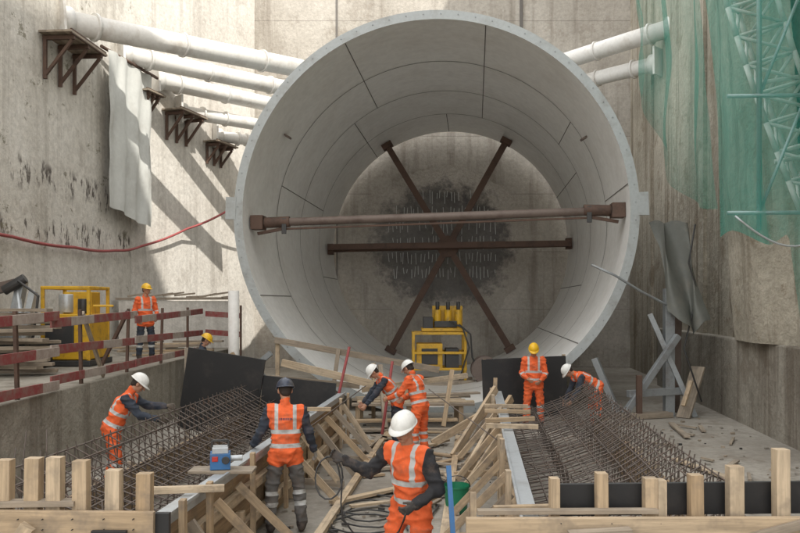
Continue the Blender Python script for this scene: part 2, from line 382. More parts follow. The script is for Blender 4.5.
for dx in (-.05,.28,.6): 
    w.cyl((cx+dx,cy-.2,z0+1.36),(cx+dx,cy-.2,z0+1.95),0.11,'yellow',12); w.cyl((cx+dx,cy-.2,z0+1.95),(cx+dx,cy-.2,z0+2.2),0.06,'dark',12)
w.box((cx+.28,cy+.25,z0+1.72),(.95,.3,.7),'yellow'); w.box((cx-.35,cy-.2,z0+1.55),(.3,.5,.35),'dark'); w.box((cx+.2,cy-.32,z0+1.5),(.7,.04,.2),'dark')
w.tube([(cx+.6,cy-.5,z0+1.5),(cx+.95,cy-.6,z0+1.2),(cx+1.0,cy-.6,z0+.5),(cx+1.3,cy-.5,z0-.2)],0.03,'dark')
w.tube([(cx+.3,cy-.5,z0+1.6),(cx+.7,cy-.7,z0+1.4),(cx+.9,cy-.7,z0+.8),(cx+.6,cy-.7,z0-.2)],0.03,'dark')
w.done('yellow_hydraulic_unit',0.012)
w=MB(); w.cyl((2.6,24.4,.62),(2.6,24.8,.62),.28,'dark',20)
for y in (24.35,24.8): w.cyl((2.6,y,.62),(2.6,y+.05,.62),.42,'pole',20)
w.beam((2.4,24.3,.22),(2.4,24.9,.22),.1,.1,'wood2'); w.beam((2.8,24.3,.22),(2.8,24.9,.22),.1,.1,'wood2')
w.done('cable_drum')

# ---------------------------------------------------------------- pipe struts
def pipe(p1,p2,r,name='pipe_strut'):
    w=MB(); p1=Vector(p1);p2=Vector(p2); d=(p2-p1).normalized()
    w.cyl(p1,p2,r,'pipe',24); w.cyl(p1+d*1.0,p1+d*1.07,r+.07,'pipe',24); w.cyl(p1,p1+d*.35,r+.09,'pipe',20)
    w.beam(p1-d*.02,p1+d*.05,0.95,0.95,'pipe'); L=(p2-p1).length
    for k in (0.45,0.8): w.cyl(p1+d*L*k,p1+d*(L*k+.06),r+.05,'pipe',24)
    w.done(name)
pipe((-8.85,20.6,9.95),(-3.3,26.6,10.45),0.30)
pipe((-8.5,24.0,10.15),(-3.6,28.9,10.3),0.27)
pipe((-8.1,26.0,9.95),(-3.9,31.2,10.15),0.27)
pipe((-7.7,27.4,9.25),(-4.6,30.4,9.3),0.22)
pipe((-7.0,29.8,8.9),(-4.6,31.6,8.9),0.2)
pipe((9.3,26.6,11.9),(4.4,31.4,11.5),0.3)
pipe((9.0,27.6,10.95),(5.2,31.6,10.9),0.26)

def bracket(p,L,out,name='wall_bracket'):
    w=MB(); a=V(0.075,1,0).normalized() if p[1]<25 else V(0.3,1,0).normalized(); o=V(a.y,-a.x,0)
    p=Vector(p)
    for i in range(3):
        q=p+a*(L*i/2)
        w.beam(q+o*0.0,q+o*out,0.09,0.10,'rust'); w.beam(q+V(0,0,-out*1.15)+o*.04,q+o*out*.92+V(0,0,-.06),0.07,0.07,'rust'); w.beam(q+o*.05+V(0,0,-out*1.25),q+o*.05,0.08,0.08,'rust')
    for i in range(4): w.beam(p-a*.25+o*(.12+i*out/4)+V(0,0,.09),p+a*(L+.25)+o*(.12+i*out/4)+V(0,0,.09),0.22,0.05,'wood2')
    w.beam(p-a*.2+o*out+V(0,0,.1),p+a*(L+.2)+o*out+V(0,0,.1),0.05,0.12,'rust')
    w.done(name)
bracket((-8.74,19.6,9.15),1.5,0.8)
bracket((-8.38,25.2,9.2),0.5,0.6)
bracket((-7.85,26.8,9.0),1.2,0.7)
bracket((-7.1,29.3,8.45),1.0,0.55)

w=MB()
def tarp(u,v):
    y=22.7+u*2.7; x=-8.36+ (y-22.7)*0.15
    z=9.85-v*(4.45+0.35*u)
    x+=0.04*math.sin(u*22+v*2)+0.06*noise.noise(V(u*3,v*4,0))+0.03*noise.noise(V(u*9,v*3,4))+0.08
    return (x,y+0.08*noise.noise(V(v*3,u*2,5)),z+0.04*math.sin(u*7))
w.grid(tarp,50,50,'tarp'); w.cyl((-8.4,22.5,9.88),(-7.8,25.7,9.88),0.05,'rust',8); w.done('hanging_tarp',fixn=False)

w=MB(); P=[]
key=[(-9.05,15.5,4.35),(-8.78,18,4.15),(-8.6,21,4.12),(-8.42,23.5,4.2),(-8.2,25.2,4.45),(-7.4,27.5,5.2),(-6.4,29.2,6.0),(-5.2,30.5,6.9)]
for i in range(len(key)-1):
    for k in range(6):
        t=k/6; P.append(Vector(key[i]).lerp(Vector(key[i+1]),t)+V(0.06,0,-0.05*math.sin(t*math.pi)))
w.tube(P,0.04,'redhose',8); w.done('red_hose')

# ---------------------------------------------------------------- right: lattice mast, nets, props
w=MB()
def chord(off,t):
    x=5.15+1.9*t**1.5; z=11.5-7.2*t; return V(x+off[0],14.3+off[1]-0.2*t,z+off[2])
offs=[(0,0,0),(0.85,0,0.25),(0.4,.5,0.1)]
nn=14
for o in offs:
    for i in range(nn): w.cyl(chord(o,i/nn),chord(o,(i+1)/nn),0.05,'pipe',8)
for i in range(nn):
    for a,b_ in ((0,1),(1,2),(2,0)):
        w.cyl(chord(offs[a],i/nn),chord(offs[b_],(i+1)/nn),0.032,'pipe',6); w.cyl(chord(offs[a],i/nn),chord(offs[b_],i/nn),0.032,'pipe',6)
for z in (5.2,6.6,8.1):
    w.cyl((5.9+ (8-z)*.3,14.4,z),(7.6,14.2,z+0.15),0.04,'pipe',8)
w.done('lattice_mast')
w=MB()
for i,x in enumerate((6.15,6.95)):
    w.cyl((x,13.7,3.9 if i==0 else 1.85),(x,13.7,12),0.045,'galv',8)
for z in (4.2,6.2,8.2,10.2):
    w.cyl((5.6,13.7,z),(7.3,13.6,z),0.035,'galv',8); w.cyl((6.15,13.7,z),(6.95,13.7,z+2),0.028,'galv',6)
w.done('scaffold_frame')
w=MB()
def net1(u,v):
    x=5.35+u*2.35; low=3.75+.12*math.sin(u*14) if u<0.5 else 3.75-min(1,(u-0.5)/0.06)*2.3
    z=12-v*(12-low)
    lean_=0.75*(z-4)/8
    return (x-lean_*0.55+0.05*math.sin(v*11+u*3),13.35+0.10*math.sin(u*19+1.3*math.sin(v*4))+0.10*noise.noise(V(u*4,v*6,1)),z)
w.grid(net1,60,60,'net'); w.done('green_debris_net',fixn=False)
w=MB()
def net2(u,v):
    y=21.5-u*6.0; top=12.5; low=8.3-1.2*math.sin(u*2.6)-u*3.2
    z=top-v*(top-low); xw=6.15-0.0*u+(21.5-y)*-0.06
    return (xw+0.35*v+0.16*math.sin(u*16+v*3)+0.15*noise.noise(V(u*4,v*4,7)),y,z)
w.grid(net2,50,40,'net2'); w.done('green_debris_net',fixn=False)
w=MB()
P=[V(5.55,13.25,4.1)+V(t*2.0,0,-0.55*math.sin(t*math.pi)+0.1*t) for t in [i/14 for i in range(15)]]
w.tube(P,0.018,'galv'); w.done('net_rope')

w=MB()
w.beam((6.35,18.9,0.0),(6.35,18.9,3.0),0.22,0.22,'steel'); w.beam((5.3,18.6,0.55),(6.9,18.9,0.6),0.16,0.16,'steel')
w.beam((5.2,18.5,0.1),(6.5,18.7,1.9),0.14,0.14,'steel'); w.beam((6.9,18.7,0.0),(5.9,18.9,2.4),0.12,0.12,'steel')
w.beam((4.6,18.9,1.35),(5.1,18.6,0.0),0.14,0.14,'steel'); w.beam((5.5,18.4,0),(5.5,18.4,1.0),0.12,0.12,'rust')
w.beam((6.75,19.6,0),(6.85,19.6,4.2),0.16,0.16,'pole'); w.beam((6.3,18.7,0.06),(5.0,18.3,0.06),0.3,0.12,'wood2')
w.done('steel_prop_frame',0.006)
w=MB()
def dt(u,v):
    return (6.0+u*0.85+0.3*v+0.10*math.sin(u*9+v*4),19.2-0.7*v+0.1*math.cos(u*11),4.6-v*2.7*(1-0.35*abs(u-0.6))+0.1*noise.noise(V(u*5,v*5,0)))
w.grid(dt,24,30,'tarpd'); w.done('dark_tarp',fixn=False)
w=MB(); w.tube([(4.45,18.6,3.55),(5.0,18.6,3.3),(5.6,18.7,2.95),(6.3,18.8,2.6),(7.0,19,2.35)],0.03,'steel')
w.tube([(6.9,18.7,4.5),(6.75,18.7,3.6),(6.95,18.7,2.9),(6.6,18.6,1.6),(6.9,18.3,.4)],0.02,'dark'); w.done('cable')

w=MB(); w.cyl((-3.95,19.0,0),(-3.95,19.0,2.95),0.13,'pipe',16); w.beam((-3.95,19,0.0),(-3.95,19,.03),0.5,0.5,'steel')
w.beam((-3.5,18.6,1.35),(-2.6,18.5,0.2),0.13,0.13,'steel'); w.beam((-3.7,18.7,0.9),(-3.0,18.6,1.5),0.12,0.12,'steel'); w.beam((-3.9,18.5,1.5),(-3.0,18.3,0.1),0.1,0.1,'wood')
w.done('steel_column')

# ---------------------------------------------------------------- railing on platform
w=MB()
for z,dz in ((2.36,0.06),(1.92,0.0),(1.47,0.0)):
    segs=[(8.6,12.1),(11.9,15.8),(15.6,20.9)]
    for i,(a,b_) in enumerate(segs):
        w.beam((-5.16-0.035*(i%2),a,z+random.uniform(-.04,.04)),(-5.16-0.035*(i%2),b_,z+dz+random.uniform(-.05,.06)),0.03,0.14,'rw')
for y in (8.8,11.0,13.2,15.4,17.6,19.8):
    w.beam((-5.26,y,1.3),(-5.25,y+random.uniform(-.1,.1),2.55),0.05,0.06,'rust')
w.beam((-5.24,13.2,2.5),(-5.3,14.3,1.36),0.05,0.08,'wood2'); w.beam((-5.24,15.4,2.5),(-5.9,15.7,1.36),0.05,0.07,'rust')
w.done('safety_railing',0.004)
w=MB()
for z in (2.38,1.9): w.beam((-5.1,21.0,z),(-4.1,20.6,z-.05),0.03,0.14,'rw')
w.beam((-4.1,20.6,1.3),(-4.1,20.6,2.6),0.05,0.05,'rust'); w.done('safety_railing')

w=MB(); cx,cy=-7.0,17.3
w.box((cx,cy,1.95),(1.0,1.2,.95),'yellow'); w.box((cx-.1,cy-.62,2.0),(.6,.04,.55),'dark'); w.box((cx,cy,1.40),(1.1,1.3,.12),'dark')
for dx in (-.48,.48):
    for dy in (-.55,.55): w.beam((cx+dx,cy+dy,1.34),(cx+dx,cy+dy,2.98),0.07,0.07,'yellow')
for dy in (-.55,.55): w.beam((cx-.5,cy+dy,2.98),(cx+.5,cy+dy,2.98),0.07,0.07,'yellow')
for dx in (-.48,.48): w.beam((cx+dx,cy-.6,2.98),(cx+dx,cy+.6,2.98),0.07,0.07,'yellow')
w.cyl((cx-.2,cy,2.45),(cx-.2,cy,2.85),.17,'galv',14); w.cyl((cx+.2,cy-.1,2.45),(cx+.2,cy-.1,2.75),.12,'dark',12)
w.box((cx+.05,cy+.2,2.65),(.6,.5,.5),'yellow')
w.beam((cx+.55,cy-.5,2.6),(cx+.95,cy-.4,2.6),.06,.05,'yellow'); w.beam((cx+.55,cy-.5,2.3),(cx+.95,cy-.4,2.35),.06,.05,'yellow')
w.done('yellow_generator',0.015)
w=MB()
cx,cy=-7.7,16.2
w.box((cx-.2,cy,1.62),(1.3,1.5,.5),'dark'); w.box((cx-.4,cy+.1,2.1),(.8,1.0,.5),'steel')
w.beam((cx,cy-.4,1.9),(cx+.15,cy-.2,3.1),.16,.22,'steel'); w.beam((cx+.2,cy-.4,1.7),(cx+.42,cy-.3,2.9),.12,.16,'galv'); w.cyl((cx+.35,cy-.5,1.6),(cx+.1,cy-.3,2.9),.06,'galv',10)
w.beam((cx+.1,cy-.3,3.05),(cx-.7,cy-.2,2.85),.18,.2,'pole'); w.cyl((cx-.1,cy-.45,2.9),(cx+.3,cy-.4,3.15),.1,'dark',10)
w.tube([(cx+.2,cy-.5,3.1),(cx+.6,cy-.5,2.8),(cx+.5,cy-.5,2.0),(cx+.3,cy-.6,1.5)],.03,'dark')
for dy in (-.55,.55): w.cyl((cx-.75,cy+dy,1.5),(cx+.35,cy+dy,1.5),.17,'dark',14)
w.done('drilling_rig',0.01)
w=MB()
for i in range(16): 
    w.beam((-8.2+random.uniform(-.4,.2),14.0+random.random()*1.3,1.4+0.075*i),(-6.5+random.uniform(-.3,.2),14.3+random.random()*1.3,1.4+.075*i+random.uniform(-.02,.02)),0.2,0.06,'wood2')
w.done('timber_stack',0.005)
w=MB()
for i in range(14): 
    x=random.uniform(-7.6,-5.6); y=random.uniform(19.6,22.8); w.beam((x-random.uniform(.5,1.2),y,1.38+.05*(i%5)),(x+random.uniform(.4,1.2),y+random.uniform(-.4,.4),1.4+.05*(i%5)),0.14,0.05,random.choice(['wood','wood2','wood2']))
w.done('timber_stack',0.005)

# ---------------------------------------------------------------- cradle formwork, cages
def P(v,y,z): return V(XC(y)+v,y,z)
for sg,nm in ((-1,'L'),(1,'R')):
    y0,y1=(6.0,15.2) if sg<0 else (6.1,15.6)
    w=MB()
    y=y0
    while y<y1:
        ye=min(y+1.22,y1)
        w.beam(P(sg*1.52,y,.42),P(sg*1.52,ye-.012,.42),0.03,0.84,'ply')
        w.beam(P(sg*1.44,y+.05,.45),P(sg*1.44,y+.05,.0),0.09,0.09,'wood')
        y+=1.22
    w.beam(P(sg*1.50,y0,.90),P(sg*1.50,y1,.90),0.13,0.09,'galv')
    w.beam(P(sg*1.42,y0,.955),P(sg*1.42,y1,.955),0.025,0.03,'galv')
    for z in (.25,.62): w.beam(P(sg*1.45,y0,z),P(sg*1.45,y1,z),0.08,0.10,'wood')
    y=y0+.2
    while y<y1-.3:
        j=random.uniform(-.08,.12)
        if not (sg<0 and 8.3<y<9.9):
            w.beam(P(sg*1.40,y,.78),P(sg*(0.78+j),y+random.uniform(-.15,.3),.04),0.05,0.09,random.choice(['wood','wood','wood2']))
            if random.random()<.6: w.beam(P(sg*1.40,y+.07,.10),P(sg*(0.74+j),y+.07,.07),0.05,0.09,random.choice(['wood','wood2']))
        if random.random()<.5: w.beam(P(sg*1.36,y+.4,.98+random.uniform(-.05,.15)),P(sg*1.36,y+.42,.05),0.05,0.09,'wood')
        if random.random()<.2: w.beam(P(sg*1.9,y+.2,1.0),P(sg*1.2,y+.22+random.uniform(-.2,.2),1.0),0.06,0.06,'wood')
        y+=random.uniform(.62,.95)
    w.beam(P(sg*.70,y0,.05),P(sg*.72,y1,.05),0.10,0.07,'wood')
    w.done('formwork_panel',0.003)
def cage(sg,y0,y1,name):
    w=MB(); rnd=random.Random(3+sg)
    prof=[(1.66,.08),(1.66,.55),(2.15,.62),(2.7,.82),(3.2,1.12),(3.2,.08)]
    inner=[(1.75,.30),(2.2,.38),(2.7,.55),(3.1,.8)]
    def pp(v,y,z): return P(sg*v+rnd.uniform(-.012,.012),y+rnd.uniform(-.02,.02),z+rnd.uniform(-.012,.012))
    y=y0
    while y<=y1:
        pt=[pp(v,y,z) for v,z in prof]
        for i in range(len(pt)-1): w.cyl(pt[i],pt[i+1],0.008,'rebar',4,cap=False)
        pi=[pp(v,y+.06,z) for v,z in inner]
        for i in range(len(pi)-1): w.cyl(pi[i],pi[i+1],0.008,'rebar',4,cap=False)
        for (v,z),(v2,z2) in zip(inner,prof[1:5]): w.cyl(pp(v,y+.03,z-.1),pp(v2,y+.03,z2+.06),0.007,'rebar',4,cap=False)
        y+=0.2
    lines=[]
    for i in range(len(prof)-1):
        (a,b_),(c,d)=prof[i],prof[i+1]; L=math.hypot(c-a,d-b_); k=max(1,int(L/0.16))
        for j in range(k): lines.append((a+(c-a)*j/k,b_+(d-b_)*j/k))
    for i in range(len(inner)-1):
        (a,b_),(c,d)=inner[i],inner[i+1]
        for j in range(3): lines.append((a+(c-a)*j/3,b_+(d-b_)*j/3))
    for v,z in lines:
        e0=y0-rnd.uniform(.05,.4); e1=y1+rnd.uniform(.05,.5); m=(e0+e1)/2
        w.tube([pp(v,e0,z+.012),pp(v,m-2,z+.012),pp(v,m,z+.012),pp(v,m+2,z+.012),pp(v,e1,z+.012)],0.009,'rebar',4)
    for i in range(9):
        v=1.7+i*.18; w.cyl(pp(v,y0-.1,.05),pp(v+.03,y0-.15,.75+rnd.random()*.35),0.008,'rebar',5)
    for i in range(1):
        yy=y0+4+i*1.9; q=pp(2.0,yy,.4); w.cyl(q,q+V(-sg*1.5,1.4,1.0),0.008,'rebar',5)
    w.done(name)
cage(-1,6.9,14.6,'rebar_cage'); cage(1,6.4,15.4,'rebar_cage')
for sg in (-1,1):
    w=MB(); w.beam(P(sg*3.32,7.2,.30),P(sg*3.32,15.2,.30),0.03,.55,'ply')
    y=7.3
    while y<15: w.beam(P(sg*3.38,y,.0),P(sg*3.38,y,.62),.08,.08,'wood2'); y+=1
    w.done('form_board')
w=MB()
for i in range(26):
    x=-4.9+random.random()*.7; y=8.2+random.random()*3.5; w.cyl((x,y,.03+random.random()*.1),(x+random.uniform(-.5,1.4),y+random.uniform(1,2.5),.05+random.random()*.5),0.008,'rebar',5)
for i in range(10):
    x=-4.9+i*.13; w.cyl((x,8.6+random.random(),0),(x+random.uniform(-.15,.15),8.7+random.random(),.9+random.random()*.4),0.008,'rebar',5)
w.done('rebar_bundle')
w=MB()
w.beam((-4.15,15.3,1.05),(-2.65,15.1,0.82),0.04,1.55,'black'); w.beam((-2.64,15.14,0.72),(-1.25,15.0,.58),0.04,1.15,'black')
w.beam((-4.1,15.38,.1),(-4.1,15.38,1.8),.07,.07,'wood2'); w.beam((-2.7,15.25,.1),(-2.7,15.25,1.5),.07,.07,'wood2'); w.done('black_formwork_sheet')
w=MB(); w.beam((1.85,17.9,0.72),(3.75,18.0,0.8),0.04,1.35,'black'); w.beam((1.9,18,.0),(1.9,18,1.4),.07,.07,'wood'); w.beam((3.7,18.1,.0),(3.7,18.1,1.5),.07,.07,'wood'); w.done('black_formwork_sheet')

w=MB()
for i in range(7): w.beam((-1.0+random.uniform(-.2,.2),17.0+i*.24,.50+random.uniform(0,.03)),(1.5+random.uniform(-.2,.2),17.02+i*.24,.50+random.uniform(0,.03)),.2,.05,'wood' if i%2 else 'wood2')
for x in (-.9,.2,1.3):
    w.beam((x,17.0,.42),(x,18.6,.42),.1,.1,'wood')
    for y in (17.05,18.5): w.beam((x,y,.0),(x,y,.38),.1,.1,'wood')
w.beam((-1.1,16.7,.2),(1.2,16.75,.22),.22,.05,'wood'); w.beam((-1.1,16.4,.06),(1.3,16.45,.06),.22,.05,'wood2')
w.beam((-.9,18.8,.62),(1.6,18.9,.95),.12,.12,'wood'); w.beam((-.4,17.6,.6),(1.8,18.2,.62),.2,.04,'wood2')
w.beam((0.9,16.6,.1),(1.1,16.9,1.25),.09,.09,'wood'); w.beam((-.3,16.4,.1),(-.42,16.9,1.35),.09,.09,'wood2')
w.done('timber_platform',0.004)
w=MB()
w.beam((-2.85,18.2,1.82),(.9,18.4,1.12),.10,.14,'wood2'); w.beam((-2.6,17.6,1.35),(.2,17.3,.72),.08,.16,'wood'); w.beam((-2.9,17.8,1.0),(-.9,17.9,.8),.08,.12,'wood2')
w.beam((-2.8,18.3,0),(-2.8,18.3,1.8),.09,.09,'wood'); w.beam((-1.6,18.0,0),(-1.4,18.2,1.6),.09,.09,'wood2'); w.beam((-.6,18.1,0.05),(-.6,18.1,1.3),.09,.09,'wood')
w.cyl((-1.4,16.2,.1),(-1.05,16.6,1.75),.03,'redhose',8); w.cyl((-.35,15.6,.1),(-.15,15.9,1.5),.03,'redhose',8)
w.done('timber_barrier',0.004)
w=MB()
for a,b_ in (((.9,13.6,.05),(1.75,14.6,1.1)),((1.15,13.0,.06),(1.95,14.0,1.0)),((.6,14.8,.06),(1.9,15.2,.75)),((1.0,12.2,.06),(1.65,12.9,.95)),((1.75,15.0,.05),(1.8,15.1,1.25))): w.beam(a,b_,.06,.14,'wood')
w.done('timber_brace')
w=MB()
for a,b_,k in (((.55,8.2,.04),(.75,10.9,.05),'wood2'),((-.9,10.5,.04),(.1,11.4,.05),'wood'),((-.5,12.6,.05),(.6,12.9,.05),'wood2'),((-.6,8.1,.03),(-.2,9.0,.04),'wood'),((.2,14.2,.05),(.9,15.2,.06),'wood'),((-.7,13.9,.05),(-.4,15.5,.06),'wood2'),((5.0,11.6,.04),(4.6,13.4,.05),'wood'),((5.6,15.6,.05),(5.9,17.4,.05),'wood2')): w.beam(a,b_,.12,.04,k)
w.done('loose_plank',0.003)
w=MB(); rq=random.Random(5)
for i in range(34):
    y=rq.uniform(9.8,16.5); v=rq.uniform(-.75,.75); t=rq.uniform(0,3.14); L_=rq.uniform(.15,.6); p=P(v,y,.03+.01*(i%4)); d=V(math.cos(t),math.sin(t),0)*L_
    w.beam(p-d,p+d,rq.choice([.05,.09,.12]),.03,rq.choice(['wood','wood2','ply']))
for i in range(12):
    x=rq.uniform(4.3,6.4); y=rq.uniform(11,18); t=rq.uniform(0,3.14); L_=rq.uniform(.1,.4); d=V(math.cos(t),math.sin(t),0)*L_
    w.beam(V(x,y,.03)-d,V(x,y,.04)+d,rq.choice([.05,.09]),.03,'wood2')
w.done('timber_offcuts')
w=MB()
for i in range(420):
    x=random.uniform(-1.4,7); y=random.uniform(6.5,19)
    s_=random.uniform(.012,.045); w.beam((x,y,s_*.4),(x+s_*random.uniform(1,3),y+s_*random.uniform(-1,1),s_*.4),s_,s_*.8,random.choice(['ledge','wood2','ground','dark']))
w.done('rubble')
w=MB(); w.beam((6.55,18.5,0),(7.05,18.9,1.15),.34,.05,'wood2'); w.beam((6.5,18.35,.3),(6.75,18.55,.85),.1,.06,'wood'); w.done('leaning_board')

# ---------------------------------------------------------------- foreground forms
w=MB()
w.beam((-2.9,4.6,1.40),(-1.42,4.62,1.38),0.04,0.15,'wood')
for x,zt in ((-2.33,1.74),(-2.17,1.75),(-2.03,1.755),(-1.86,1.735),(-1.68,1.68),(-1.51,1.66)):
    w.beam((x,4.68,0.0),(x+random.uniform(-.02,.02),4.68+.03,zt),0.085,0.075,'wood',up=(0,1,0))
w.beam((-2.9,4.78,.6),(-1.4,4.78,.6),0.02,1.2,'ply'); w.beam((-2.9,4.60,.7),(-1.42,4.6,.7),.05,.12,'wood'); w.beam((-2.9,4.64,1.49),(-1.9,4.7,1.49),.1,.03,'wood2')
w.beam((-1.75,4.54,1.32),(-1.55,4.54,1.32),.03,.1,'black'); w.beam((-1.40,4.64,.0),(-1.40,4.66,1.44),.12,.04,'black',up=(0,1,0))
w.beam((-2.3,4.52,1.1),(-2.1,4.52,1.4),.05,.08,'wood')
for x in (-2.4,-2.19,-2.05,-1.88,-1.7,-1.53):
    for z in (1.36,1.42): w.cyl((x,4.575,z),(x,4.60,z),.004,'dark',6)
w.done('timber_formwork',0.004)
w=MB()
w.beam((.38,4.6,1.36),(2.7,4.58,1.37),0.05,0.13,'wood'); w.beam((.9,4.80,1.48),(2.7,4.80,1.5),0.03,0.19,'black')
for x,zt,wd in ((.91,1.63,.055),(1.20,1.66,.065),(1.475,1.63,.075),(1.54,1.62,.05),(1.75,1.65,.075),(1.975,1.70,.085),(2.25,1.80,.08)):
    w.beam((x,4.70,0.0),(x+random.uniform(-.02,.02),4.72,zt),wd,0.075,'wood',up=(0,1,0))
w.beam((.4,4.83,.65),(2.7,4.83,.65),0.02,1.3,'ply'); w.beam((.45,4.66,1.445),(1.5,4.66,1.45),.06,.025,'wood2'); w.beam((.38,4.6,.7),(2.7,4.6,.7),.05,.12,'wood')
w.beam((1.9,4.55,1.3),(2.4,4.53,1.44),.03,.05,'wood2'); w.beam((.95,4.5,1.33),(1.3,4.5,1.35),.08,.09,'wood2')
for x in (.92,1.21,1.49,1.76,1.98,2.25):
    for z in (1.34,1.40): w.cyl((x,4.565,z),(x,4.60,z),.004,'dark',6)
w.done('timber_formwork',0.004)
w=MB(); w.beam((.47,6.3,.0),(.40,6.6,1.32),.04,.06,'blue'); w.beam((.60,6.4,.0),(.60,6.6,1.1),.05,.09,'wood'); w.done('blue_prop')

w=MB()
c=(0.72,10.2); w.cyl((c[0],c[1],0),(c[0],c[1],.34),.13,'green',20,r2=.165,cap=False); w.cyl((c[0],c[1],.01),(c[0],c[1],.02),.13,'green',20)
w.cyl((c[0],c[1],.32),(c[0],c[1],.345),.175,'green',20,r2=.175,cap=False); w.tube([(c[0]-.17*math.cos(t),c[1]-.05,.33+.0+.14*math.sin(t)) for t in [i*math.pi/10 for i in range(11)]],.006,'dark'); w.done('green_bucket')
w=MB(); c=V(-1.83,8.15,1.06); w.box(c,(.20,.2,.16),'blue',.2); w.box(c+V(0,0,.11),(.16,.18,.06),'galv',.2); w.cyl(c+V(.08,-.13,.02),c+V(.08,-.11,.02),.04,'dark',12)
w.cyl(c+V(-.08,-.02,.2),c+V(.08,.02,.2),.013,'dark',8); w.beam(c+V(-.08,-.02,.12),c+V(-.08,-.02,.2),.02,.02,'dark'); w.beam(c+V(.08,.02,.12),c+V(.08,.02,.2),.02,.02,'dark')
w.cyl(c+V(.1,0,.02),c+V(.22,.03,.02),.03,'galv',10)
w.beam(c+V(-.3,0,-.10),c+V(.35,0,-.10),.26,.03,'wood2'); w.box(c+V(-.03,-.11,.03),(.06,.02,.05),'redtag',.2); w.done('power_tool_case',0.01)

# ---------------------------------------------------------------- people
def usph(nu=14,nv=9):
    v=[];f=[]
    v.append((0,0,-1))
    for j in range(1,nv):
        p=-math.pi/2+math.pi*j/nv
        for i in range(nu): t=2*math.pi*i/nu; v.append((math.cos(t)*math.cos(p),math.sin(t)*math.cos(p),math.sin(p)))
    v.append((0,0,1)); top=len(v)-1
    for i in range(nu): f.append((0,1+(i+1)%nu,1+i))
    for j in range(nv-2):
        for i in range(nu): a=1+j*nu+i; b=1+j*nu+(i+1)%nu; f.append((a,b,b+nu,a+nu))
    for i in range(nu): f.append((top,1+(nv-2)*nu+i,1+(nv-2)*nu+(i+1)%nu))
    return np.array(v),f
UV_,UF=usph()
class Blob:
    def __init__(s): s.v=[];s.f=[];s.n=0
    def ell(s,c,R,r):
        A=np.array([list(R[0]),list(R[1]),list(R[2])]); p=(UV_*np.array(r))@A+np.array(c)
        s.v.append(p); s.f+= [tuple(i+s.n for i in f) for f in UF]; s.n+=len(p)
    def chain(s,a,b,ra,rb,R=None,e=(1,1)):
        a=Vector(a);b=Vector(b); L=(b-a).length; k=max(2,int(L/(min(ra,rb)*0.4))+1)
        R=R or (V(1,0,0),V(0,1,0),V(0,0,1))
        for i in range(k+1):
            t=i/k; r=ra+(rb-ra)*t; s.ell(a.lerp(b,t),R,(r*e[0],r*e[1],r))
    def remesh(s,vox,sm=4):
        me=bpy.data.meshes.new('t'); me.from_pydata(np.vstack(s.v).tolist(),[],s.f); o=bpy.data.objects.new('t',me); S.collection.objects.link(o)
        m=o.modifiers.new('r','REMESH'); m.mode='VOXEL'; m.voxel_size=vox
        m2=o.modifiers.new('s','SMOOTH'); m2.factor=.5; m2.iterations=sm
        dg=bpy.context.evaluated_depsgraph_get(); dg.update(); ev=o.evaluated_get(dg); em=ev.to_mesh()
        n=len(em.vertices); co=np.empty(n*3); em.vertices.foreach_get('co',co); co=co.reshape(-1,3).copy()
        fs=[tuple(p.vertices) for p in em.polygons]; nr=np.empty(n*3); em.vertices.foreach_get('normal',nr); nr=nr.reshape(-1,3).copy()
        ev.to_mesh_clear(); bpy.data.objects.remove(o); bpy.data.meshes.remove(me)
        return co,fs,nr
def segd(p,a,b):
    a=np.array(a);b=np.array(b); d=b-a; t=np.clip(((p-a)@d)/(d@d),0,1); q=a+t[:,None]*d
    return np.linalg.norm(p-q,axis=1),t
MC={}
def cmat(c,kind):
    k=(c,kind)
    if k not in MC: MC[k]=cloth('cloth_%d'%len(MC),c,kind)
    return MC[k]
SKIN,_nt,_b=newmat('skin'); _b.inputs['Base Color'].default_value=(0.42,0.22,0.14,1); _b.inputs['Roughness'].default_value=.55
HAIR,_nt,_b=newmat('hair'); _b.inputs['Base Color'].default_value=(0.03,0.02,0.015,1); _b.inputs['Roughness'].default_value=.8
LIP,_nt,_b=newmat('lips'); _b.inputs['Base Color'].default_value=(0.25,0.09,0.07,1)
ORA=(0.88,0.15,0.04); NAVY=(0.035,0.045,0.065); BLK=(0.022,0.022,0.025); GRY=(0.13,0.125,0.12)
